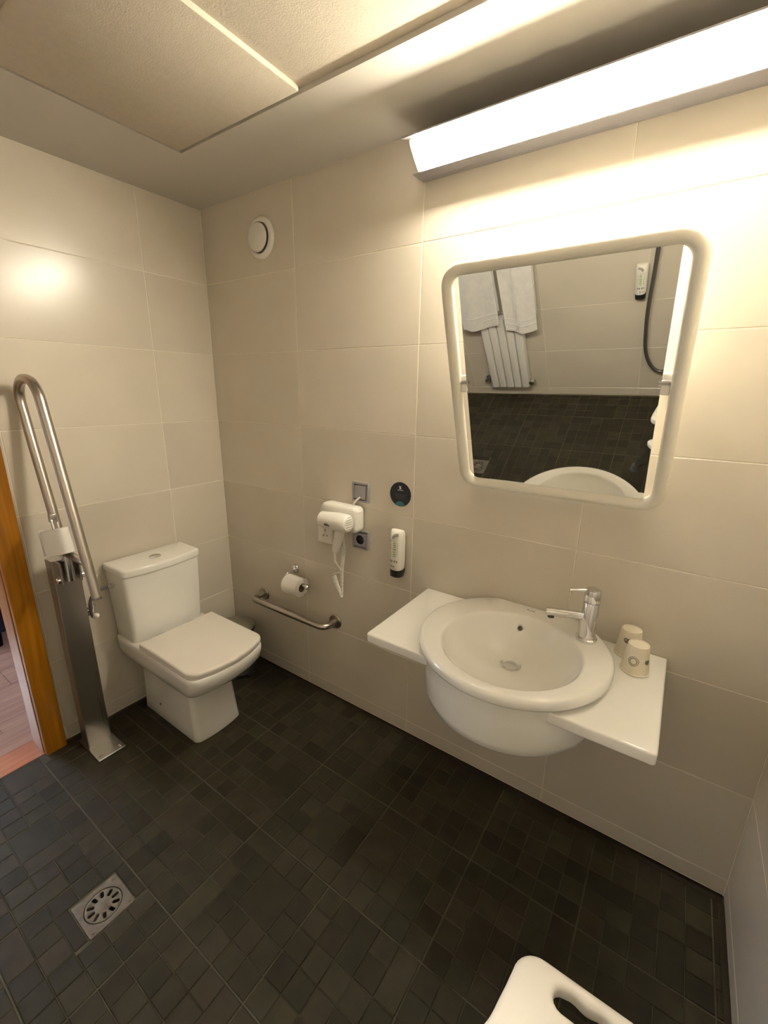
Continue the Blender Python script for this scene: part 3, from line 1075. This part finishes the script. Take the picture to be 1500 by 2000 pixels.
obj('arm_knob', lathe([(.0065, 0), (.013, .002), (.013, .014), (.010, .017)], (.655, -.064, .602), (1, 0, 0), 18), 'chrome', ph)
t2 = roll('toilet_roll', 'toilet roll on the chrome wall arm above the grab bar', (.535, -.066, .590), (1, 0, 0), .046, .096, None)

# ------------------------------------------------------------------ hair dryer on its wall holder
XR, YR, ZR = np.array([1., 0, 0]), np.array([0, -1., 0]), np.array([0, 0, 1.])
hh = thing('hair_dryer_holder', 'white plastic wall holder carrying the hair dryer', 'holder', (.855, 0, .98))
obj('holder_body', slab(rrect(.205, .112, (.022, .036, .022, .022), 6, .850, .975), (0, 0, 0), XR, ZR, YR, .0005, .062, .014), 'whitepl', hh)
obj('holder_hook', box(.80, .93, -.070, -.060, .945, .985, .004), 'whitepl', hh)
obj('cable', tube(bez([(.905, -.020, 1.030), (.918, -.018, 1.050), (.935, -.012, 1.066), (.944, -.004, 1.070)], 16), .0042, 8), 'whitepl', hh)
hdv = thing('hair_dryer', 'white hair dryer with coiled cord hanging in its wall holder', 'hair dryer', (.86, -.105, .97))
hc = np.array([.950, -.108, .978])
hdir = np.array([-1., -.02, -.02])
hdir /= np.linalg.norm(hdir)
hb = obj('dryer_barrel', lathe([(.0, -.006), (.030, -.004), (.0365, .004), (.039, .03), (.038, .070), (.035, .105), (.033, .138), (.0300, .140), (.0285, .09)], hc, hdir, 32, True, True), 'whitepl', hdv)
for k in range(5):
    obj('rear_rib', box(hc[0] + .0035, hc[0] + .0075, hc[1] - .022 + abs(k - 2) * .003, hc[1] + .022 - abs(k - 2) * .003, hc[2] - .021 + k * .010, hc[2] - .018 + k * .010), 'whitepl', hb, False)
obj('badge', slab(rrect(.030, .010, .003, 4, .868, .968), (0, 0, 0), XR, ZR, YR, .139, .1465, .001), 'greydk', hb)
ha, hb_ = np.array([.912, -.108, .952]), np.array([.872, -.102, .838])
ring_ = []
hax = (hb_ - ha) / np.linalg.norm(hb_ - ha)
hu = np.array([0, 1., 0])
hv_ = np.cross(hax, hu)
for w, ru, rv_ in ((0, .018, .024), (.25, .0175, .023), (.6, .016, .0205), (.9, .0135, .0165), (1.0, .0105, .012)):
    ring_.append(np.array([ha + (hb_ - ha) * w + hu * ru * math.cos(a) + hv_ * rv_ * math.sin(a) for a in np.linspace(0, 2 * PI, 20, endpoint=False)]))
obj('handle', loft(ring_), 'whitepl', hdv)
obj('strain_relief', tube([hb_, hb_ + hax * .012 + np.array([.002, 0, -.03]), hb_ + np.array([.004, 0.01, -.062])], [.007, .005, .0035], 10), 'whitepl', hdv)


def coil(pts, r0, r1, turns, wire, n=10):
    P = bez(pts, 60)
    d = np.r_[0, np.cumsum(np.linalg.norm(np.diff(P, axis=0), axis=1))]
    out = []
    N = turns * n
    for k_ in range(N + 1):
        w = k_ / N
        s = w * d[-1]
        c = np.array([np.interp(s, d, P[:, j]) for j in range(3)])
        s2 = min(s + 1e-3, d[-1])
        c2 = np.array([np.interp(s2, d, P[:, j]) for j in range(3)])
        s1 = max(s - 1e-3, 0)
        c1_ = np.array([np.interp(s1, d, P[:, j]) for j in range(3)])
        u, v, _a = frame_axis(c2 - c1_)
        rr = r0 + (r1 - r0) * w
        a = 2 * PI * turns * w
        out.append(c + rr * (u * math.cos(a) + v * math.sin(a)))
    return tube(np.array(out), wire, 6)


low = np.array([.862, -.050, .606])
obj('cord_lead', tube(bez([hb_ + np.array([.004, .01, -.06]), (.884, -.080, .745), (.832, -.066, .715), (.826, -.06, .700)], 20), .0030, 8), 'whitepl', hdv)
obj('coiled_cord', coil([(.826, -.060, .702), (.836, -.056, .67), (.850, -.052, .635), low], .0095, .0040, 20, .0026), 'whitepl', hdv)
obj('coiled_cord', coil([low, (.858, -.044, .66), (.853, -.036, .73), (.856, -.028, .80), (.856, -.022, .835)], .0040, .0075, 34, .0024), 'whitepl', hdv)
obj('cord_plug', tube([(.856, -.022, .832), (.856, -.028, .92)], .0035, 8), 'whitepl', hdv)

# ------------------------------------------------------------------ switches and sockets
ss = thing('shaver_socket', 'white three-hole shaver socket plate under the hair dryer holder', 'socket', (.735, 0, .87))
UPR = Matrix.Rotation(PI / 2, 4, 'X')                    # plates drawn in xy stand up against the wall: y -> z, z -> -y
holes = [rrect(w_, h_, .001, 2, px_, pz_) for px_, pz_, w_, h_ in ((.737, .885, .005, .013), (.726, .858, .008, .007), (.748, .860, .008, .007))]
obj('plate', xf(bevsec(rrect(.086, .090, .008, 5, .736, .869), holes, .012, .0003, .0012, 2), UPR), 'whitepl', ss)
for px_, pz_, w_, h_ in ((.737, .885, .005, .013), (.726, .858, .008, .007), (.748, .860, .008, .007)):
    obj('shutter', box(px_ - w_ / 2, px_ + w_ / 2, -.004, -.0004, pz_ - h_ / 2, pz_ + h_ / 2), 'greydk', ss, False)


def plate86(name, label, cx_, cz_, cat, w_, h_):
    t = thing(name, label, cat, (cx_, 0, cz_))
    obj('surround', xf(bevsec(rrect(.084, .084, .003, 3, cx_, cz_), [rrect(w_, h_, .002, 3, cx_, cz_)], .0105, .0003, .0012, 2), UPR), 'greypl', t)
    return t


sw = plate86('light_switch', 'grey square rocker switch above the hair dryer', .935, 1.088, 'switch', .064, .066)
obj('mounting_plate', slab(rrect(.062, .064, .001, 2, .935, 1.088), (0, 0, 0), XR, ZR, YR, .0003, .0014, 0), 'greypl', sw)
rk = slab(rrect(.057, .055, .002, 3, 0, 0), (0, 0, 0), XR, ZR, YR, .000, .0085, .0015)
rk = xf(rk, Matrix.Translation((.934, -.0042, 1.088)) @ Matrix.Rotation(math.radians(-4), 4, 'X'))
obj('rocker', rk, 'greypl', sw)
so = plate86('wall_socket', 'grey square wall socket with round black recess beside the hair dryer', .935, .880, 'socket', .061, .074)
obj('mounting_plate', xf(bevsec(rrect(.060, .073, .001, 2, .935, .880), [ell(.935, .880, .0205, .0205, 30)], .0014, .0003, .0003, 2), UPR), 'greypl', so)
obj('insert', xf(bevsec(rrect(.060, .058, .002, 3, .935, .880), [ell(.935, .880, .0205, .0205, 30)], .0120, .0015, .0008, 2), UPR), 'greypl', so)
wl_ = obj('socket_well', lathe([(.0203, .0112), (.0200, .0012), (0, .0012)], (.935, 0, .880), (0, -1, 0), 30, False, False), 'black', so)
for sx in (-1, 1):
    obj('contact', lathe([(.0025, .0012), (.0025, .0022)], (.935 + sx * .0095, 0, .880), (0, -1, 0), 10), 'greydk', wl_)

# ------------------------------------------------------------------ round dark sticker
st = thing('round_sticker', 'round dark sticker with small white logo and teal spot on the wall', 'sticker', (1.126, 0, 1.106))
SC = (1.126, 1.106)
obj('disc', lathe([(.0485, 0), (.0485, .0008), (0, .0009)], (SC[0], -.0002, SC[1]), (0, -1, 0), 56, cap1=False), 'sticker', st)
# teal segment at the bottom
seg_ = [(SC[0] + .0475 * math.sin(a) * .45, SC[1] - .046 + .018 * math.cos(a)) for a in np.linspace(-PI / 2, PI / 2, 15)]
vv = [(x, -.0013, z) for x, z in seg_]
obj('teal_spot', (vv, [tuple(range(len(vv)))]), 'teal', st, False)
bird = [(-.004, -.006), (.002, -.006), (.006, -.001), (.001, -.002), (.004, .008), (-.001, .003), (-.005, .009), (-.005, .001)]
vv = [(SC[0] + x, -.0013, SC[1] + .027 + z) for x, z in bird]
obj('logo', (vv, [tuple(range(len(vv)))]), 'white', st, False)
vs_, fs_ = [], []
for k in range(7):
    x = SC[0] - .0125 + k * .0037
    o = len(vs_)
    vs_ += [(x, -.0013, SC[1] + .0155), (x + .0026, -.0013, SC[1] + .0155), (x + .0026, -.0013, SC[1] + .0180), (x, -.0013, SC[1] + .0180)]
    fs_.append((o, o + 1, o + 2, o + 3))
obj('logo_line', (vs_, fs_), 'white', st, False, kind='stuff')
vs_, fs_ = [], []
for r_ in range(3):
    x = SC[0] - .026 + .004 * r_
    while x < SC[0] + .024 - .004 * r_:
        w_ = rg.uniform(.003, .008)
        o = len(vs_)
        z = SC[1] - .002 - r_ * .007
        vs_ += [(x, -.0013, z), (x + w_, -.0013, z), (x + w_, -.0013, z + .0022), (x, -.0013, z + .0022)]
        fs_.append((o, o + 1, o + 2, o + 3))
        x += w_ + .0018
obj('small_print', (vs_, fs_), 'greydk', st, False, kind='stuff')


# ------------------------------------------------------------------ soap dispensers
def dispenser(label, bx_, bz0, side):
    """white squeeze bottle, cap down, in a wall holder; side -1: on the front wall, facing -y; built at origin and turned"""
    t = thing('soap_dispenser', label, 'dispenser', (bx_, 0 if side < 0 else D, bz0), 'wall soap dispensers')
    root = np.array([bx_, 0 if side < 0 else D, bz0])
    mt = Matrix.Translation(root) @ (Matrix.Identity(4) if side < 0 else Matrix.Rotation(PI, 4, 'Z'))
    P = lambda g: xf(g, mt)
    cy = -.034
    sect = lambda hw, hd: np.array([(hw * math.copysign(abs(math.cos(a)) ** .8, math.cos(a)), cy + hd * math.copysign(abs(math.sin(a)) ** .8, math.sin(a))) for a in np.linspace(0, 2 * PI, 36, endpoint=False)])
    rows = [(.030, .0255, .0245), (.034, .029, .0265), (.05, .0300, .0270), (.15, .0310, .0250), (.176, .0312, .022), (.188, .030, .016), (.193, .027, .011)]
    body = obj('bottle', P(loft([at_z(sect(a, b), z) for z, a, b in rows])), 'whitepl', t, ang=50)
    obj('cap', P(loft([at_z(sect(a, b), z) for z, a, b in ((0, .0245, .0225), (.002, .0265, .0245), (.030, .0275, .0255))])), 'black', t)
    obj('wall_holder', P(join(box(-.018, .018, -.0085, -.0003, .012, .165, .002, 1), box(-.020, .020, -.020, -.006, .006, .030, .003, 1))), 'black', t)
    obj('neck_slot', P(tube([(.016, cy - .0205, .181), (.000, cy - .0235, .177), (-.008, cy - .0245, .165)], .0055, 10)), 'holdgl', t, label='grey lock slot across the top')
    # printing, laid on the curved front
    gg, gp, gw = [], [], []
    rp = random.Random(3)

    def patch(u0, u1, z0, z1):
        vs2 = []
        for zz in (z0, z1):
            hw, hd = np.interp(zz, [r_[0] for r_ in rows], [r_[1] for r_ in rows]), np.interp(zz, [r_[0] for r_ in rows], [r_[2] for r_ in rows])
            for uu in np.linspace(u0, u1, 4):
                a = -PI / 2 + uu
                vs2.append(((hw + .0006) * math.copysign(abs(math.cos(a)) ** .8, math.cos(a)), cy + (hd + .0006) * math.copysign(abs(math.sin(a)) ** .8, math.sin(a)), zz))
        return np.array(vs2), [(j, j + 1, j + 5, j + 4) for j in range(3)]
    for col_, (ua, ub) in enumerate(((-.52, -.30), (-.12, .22))):
        z = .088
        while z < .150:
            h_ = rp.uniform(.004, .009)
            gg.append(patch(ua + rp.uniform(0, .05), ub - rp.uniform(0, .08), z, z + h_ * .7))
            z += h_ + .002
    for ua, ub in ((.34, .39),):
        z = .095
        while z < .148:
            gp.append(patch(ua, ub, z, z + .003))
            z += .0045
    for k_ in range(4):
        gp.append(patch(-.55 + .28 * k_, -.38 + .28 * k_, .064, .074))
    for k_ in range(3):
        gp.append(patch(-.55 + .25 * k_, -.45 + .25 * k_, .044, .052))
    gp.append(patch(-.5, .3, .1535, .1545))
    obj('green_print', P(join(*gg)), 'green', body, False, kind='stuff')
    obj('small_print', P(join(*gp)), 'greypr', body, False, kind='stuff')
    return t


dispenser('white soap dispenser bottle with green print and black cap beside the washbasin', 1.140, .778, -1)
dispenser('white soap dispenser bottle with black cap on the wall beside the shower hose', 1.667, .744, 1)

# ------------------------------------------------------------------ round air vent
vt = thing('air_vent', 'round white disc air vent high on the wall near the corner', 'vent', (.405, 0, 2.103))
obj('ring', lathe([(.060, .002), (.080, .0003), (.080, .006), (.076, .012), (.068, .017), (.062, .017), (.058, .012), (.058, .002)], (.405, 0, 2.103), (0, -1, 0), 48, False, False), 'whitepl', vt, ang=60)
obj('throat', lathe([(.062, .001), (0, .0012)], (.405, 0, 2.103), (0, -1, 0), 40, cap1=False), 'greypl', vt)
obj('disc', lathe([(.050, .014), (.054, .017), (.054, .022), (.046, .027), (0, .029)], (.402, 0, 2.103), (0, -1, 0), 48, True, False), 'whitepl', vt, ang=60)

# ------------------------------------------------------------------ floor drain
fd = thing('floor_drain', 'square steel floor drain with a round slotted grate', 'drain', (DR[0], DR[1], 0))
out = rrect(.128, .124, .004, 3, *DR)
plate = obj('drain_frame', bevsec(out, [ell(DR[0], DR[1], .050, .050, 40)], .0022, -.006, .001), 'drainm', fd)
slots = []
for k in range(10):
    a = 2 * PI * (k + .5) / 10
    sl = rrect(.0200, .0098, .0044, 3)
    ca, sa = math.cos(a), math.sin(a)
    slots.append(np.array([(DR[0] + (p[0] + .033) * ca - p[1] * sa, DR[1] + (p[0] + .033) * sa + p[1] * ca) for p in sl]))
obj('drain_grate', bevsec(ell(DR[0], DR[1], .0475, .0475, 48), slots, .0016, -.0025, .0006, 2), 'drainm', fd)
obj('drain_well', lathe([(.0525, -.0060), (.0520, -.080), (0, -.080)], (DR[0], DR[1], 0), n=32, cap0=False, cap1=False), 'drainm', fd)
for sx, sy in ((-1, -1), (1, 1), (-1, 1), (1, -1)):
    obj('screw', lathe([(.004, 0), (.004, .0012), (0, .0016)], (DR[0] + sx * .052, DR[1] + sy * .050, .0022), n=12, cap1=False), 'drainm', plate)

# ------------------------------------------------------------------ shower stool
SZ = .500
sl = thing('shower_stool', 'white plastic shower stool with hand slots and splayed metal legs', 'stool', (2.10, -1.04, 0))
X0, X1, Y0, Y1 = 1.886, 2.312, -1.300, -.778
rc_ = .045
outer = []


def arc2(cx_, cy_, r, a0_, a1_, n=8):
    return [(cx_ + r * math.cos(a0_ + (a1_ - a0_) * k_ / n), cy_ + r * math.sin(a0_ + (a1_ - a0_) * k_ / n)) for k_ in range(n + 1)]


outer += arc2(X1 - rc_, Y1 - rc_, rc_, 0, PI / 2)
outer += arc2(1.953, Y1 - rc_, rc_, PI / 2, PI)[:-1]
lobe = bez([(x_, y_, 0) for x_, y_ in ((1.908, -.825), (1.902, -.870), (1.892, -.920), (1.866, -.952), (1.858, -.972), (1.876, -.988), (1.930, -.994), (1.965, -1.018),
                                       (1.975, -1.050), (1.965, -1.082), (1.930, -1.108), (1.872, -1.116), (1.850, -1.132), (1.847, -1.155), (1.855, -1.200),
                                       (1.868, -1.250), (1.884, -1.280), (1.912, -1.296), (1.950, -1.300))], 72)
outer += [(p_[0], p_[1]) for p_ in lobe]
outer += arc2(X1 - rc_, Y0 + rc_, rc_, 1.5 * PI, 2 * PI)
outer = np.array(outer)


def grip(y, sgn):
    pts_ = []
    xa, xb, hw = 1.994, 2.205, .0165
    pts_ += arc2(xb, y, hw, -PI / 2, PI / 2, 7)
    n_ = 24
    for k_ in range(1, n_):
        w = k_ / n_
        wob = .0022 * math.sin(w * 2 * PI * 4.5) if sgn > 0 else 0
        pts_.append((xb + (xa - xb) * w, y + hw + wob))
    pts_ += arc2(xa, y, hw, PI / 2, 1.5 * PI, 7)
    for k_ in range(1, n_):
        w = k_ / n_
        wob = .0022 * math.sin(w * 2 * PI * 4.5) if sgn < 0 else 0
        pts_.append((xa + (xb - xa) * w, y - hw + wob))
    return np.array(pts_)


seat = obj('seat', bevsec(outer, [grip(Y1 - .040, 1), grip(Y0 + .040, -1)], SZ, SZ - .034, .010, 4), 'stool', sl, ang=50)
obj('seat_dish', lathe([(.098, 0), (.094, .0012), (.090, .0004), (0, .0004)], (2.11, -1.045, SZ), n=48, cap1=False), 'stool', seat)
for fx, fy, tx, ty in ((1.835, -.850, 1.965, -.905), (1.785, -1.215, 1.940, -1.160), (2.285, -.80, 2.235, -.885), (2.285, -1.29, 2.235, -1.20)):
    lg = obj('leg', tube([(tx, ty, SZ - .030), (fx, fy, .02)], .0125, 14), 'chrome', sl)
    obj('rubber_foot', lathe([(.024, 0), (.024, .008), (.017, .018), (.0155, .045)], (fx, fy, .0005), n=20), 'greydk', lg)
for fx in (2.00, 2.235):
    obj('frame_rail', tube([(fx, -.885, SZ - .040), (fx, -1.20, SZ - .040)], .011, 12), 'chrome', sl)

# ------------------------------------------------------------------ back wall, seen in the mirror: radiator, towels, shower hose
rd = thing('radiator', 'white five-column radiator low on the wall under the towels', 'radiator', (.80, D, .08))
RX0, RX1, RZ0, RZ1 = .703, .993, .150, .715
ew = (RX1 - RX0) / 5
for k in range(5):
    x0 = RX0 + k * ew
    c = obj('column', box(x0 + .0025, x0 + ew - .0025, D + .035, D + .105, RZ0, RZ1, .012, 3), 'rad', rd)
for nm, x, z in (('valve', RX0 - .028, RZ0 + .045), ('valve', RX1 + .018, RZ0 + .045), ('bleed_valve', RX1 + .018, RZ1 - .045)):
    vb = obj(nm, lathe([(.012, -.03), (.012, .022)], (x, D + .07, z), (1, 0, 0), 14), 'chrome', rd)
    obj('valve_head', lathe([(.016, 0), (.020, .004), (.018, .034), (.012, .038)], (x, D + .07, z), (0, 0, 1) if x < .71 else (0, 1, 0), 16), 'greydk' if x < .71 else 'chrome', vb)
for bx_ in (.76, .94):
    obj('wall_bracket', box(bx_ - .012, bx_ + .012, D + .0003, D + .05, RZ1 - .12, RZ1 - .09), 'rad', rd)
rl = thing('towel_rail', 'chrome towel rail on the wall above the radiator', 'towel rail', (.80, D, 1.28))
obj('bar', tube([(.55, D + .135, 1.28), (1.16, D + .135, 1.28)], .009, 14), 'chrome', rl)
for bx_ in (.56, 1.15):
    obj('bar_post', lathe([(.022, 0), (.022, .006), (.009, .010), (.009, .135)], (bx_, D + .0003, 1.28), (0, 1, 0), 18), 'chrome', rl)


def towel(label, x0, x1, z0, ztop, seed, skew):
    t = thing('hand_towel', label, 'towel', ((x0 + x1) / 2, D + .135, z0), 'white towels over the radiator')
    rt_ = random.Random(seed)
    ph1, ph2 = rt_.uniform(0, 6), rt_.uniform(0, 6)
    nx, nz = 30, 26

    def surf(front):
        rows = []
        for j in range(nz + 1):
            w = j / nz
            row = []
            for i in range(nx + 1):
                u = i / nx
                xx = x0 + (x1 - x0) * u + skew * (1 - w) * (u - .5) * .3
                amp = .014 * (1 - w) * (.4 + .6 * math.sin(u * 5 + ph1) ** 2)
                yy = D + .135 + (.0125 + amp * (1 + math.sin(u * 9 + ph2)) if front else -.0125)
                zb = z0 + .022 * math.sin(u * 3.1 + ph1) if front else z0 + .09
                zz = zb + (ztop - zb) * w
                row.append((xx, yy, zz))
            rows.append(row)
        return rows
    fr, bk = surf(True), surf(False)
    over = []
    for k_ in range(1, 6):
        a = PI * k_ / 6
        over.append([(p[0], D + .135 + .0125 * math.cos(a), ztop + .0125 * math.sin(a)) for p in fr[-1]])
    rows = fr + over + bk[::-1]
    n_ = nx + 1
    Va = np.array(rows).reshape(-1, 3)
    m_ = len(rows)
    # thickness: offset inward copy
    Vb = Va.copy()
    Vb[:, 1] += np.where(np.repeat(np.arange(m_), n_) < nz + 3, -.0045, .0045)
    fs_ = []
    for j in range(m_ - 1):
        for i in range(nx):
            a = j * n_ + i
            fs_.append((a, a + 1, a + n_ + 1, a + n_))
            fs_.append((a + m_ * n_, a + n_ + m_ * n_, a + n_ + 1 + m_ * n_, a + 1 + m_ * n_))
    for i in range(nx):
        fs_.append((i, i + m_ * n_, i + 1 + m_ * n_, i + 1))
        e = (m_ - 1) * n_ + i
        fs_.append((e, e + 1, e + 1 + m_ * n_, e + m_ * n_))
    for j in range(m_ - 1):
        a = j * n_
        fs_.append((a, a + n_, a + n_ + m_ * n_, a + m_ * n_))
        b = a + nx
        fs_.append((b, b + m_ * n_, b + n_ + m_ * n_, b + n_))
    obj('cloth', (np.vstack([Va, Vb]), fs_), 'towel', t, ang=80)
    # raised border bands near the hem
    for zb in (.050, .085):
        band = []
        for i in range(nx + 1):
            j = zb / (ztop - z0) * nz
            j0 = int(j)
            p = np.array(fr[j0][i]) * (1 - (j - j0)) + np.array(fr[j0 + 1][i]) * (j - j0)
            band.append(p + np.array([0, .0012, 0]))
        obj('border_band', tube(np.array(band), .0028, 6), 'towel', t)
    return t


towel('white hand towel hanging nearer the corner over the radiator', .600, .880, .705, 1.275, 5, -.05)
towel('white hand towel hanging over the radiator on the side of the shower', .906, 1.118, .665, 1.275, 9, -.04)

sh = thing('shower_hose', 'grey shower hose looping down the wall with its hand shower', 'shower', (1.73, D, .24))
obj('hose', tube(bez([(1.736, D + .045, 1.045), (1.728, D + .045, .90), (1.714, D + .045, .70), (1.711, D + .045, .55), (1.722, D + .045, .385), (1.768, D + .045, .272), (1.83, D + .05, .250),
                      (1.90, D + .05, .33), (1.935, D + .05, .55), (1.95, D + .055, .80), (1.955, D + .062, .925)], 90), .0105, 12), 'hose', sh)
obj('hose_nut', lathe([(.0115, 0), (.013, .03), (.013, .05)], (1.736, D + .045, 1.03), n=14), 'chrome', sh)
obj('hand_shower', join(tube(bez([(1.736, D + .045, 1.078), (1.737, D + .05, 1.16), (1.737, D + .075, 1.25)], 14), .0125, 14),
                        lathe([(.012, -.02), (.042, 0), (.044, .014), (.040, .018)], (1.737, D + .09, 1.275), (0, .8, -.6), 28)), 'chrome', sh)
obj('shower_cradle', join(lathe([(.026, 0), (.026, .006), (.012, .010), (.012, .050)], (1.737, D + .0003, 1.13), (0, 1, 0), 20), lathe([(.019, -.016), (.019, .016)], (1.736, D + .052, 1.13), n=18)), 'chrome', sh)
mxr = thing('shower_mixer', 'chrome wall mixer that feeds the shower hose', 'tap', (1.99, D, .95))
obj('mixer_body', tube([(1.90, D + .062, .955), (2.10, D + .062, .955)], .024, 20), 'chrome', mxr)
for bx_ in (1.925, 2.075):
    obj('inlet', lathe([(.030, 0), (.030, .006), (.014, .010), (.014, .05)], (bx_, D + .0003, .955), (0, 1, 0), 22), 'chrome', mxr)
obj('handle', tube([(2.0, D + .085, .958), (2.0, D + .10, .985), (2.0, D + .20, 1.0)], [.02, .018, .009], 14), 'chrome', mxr)
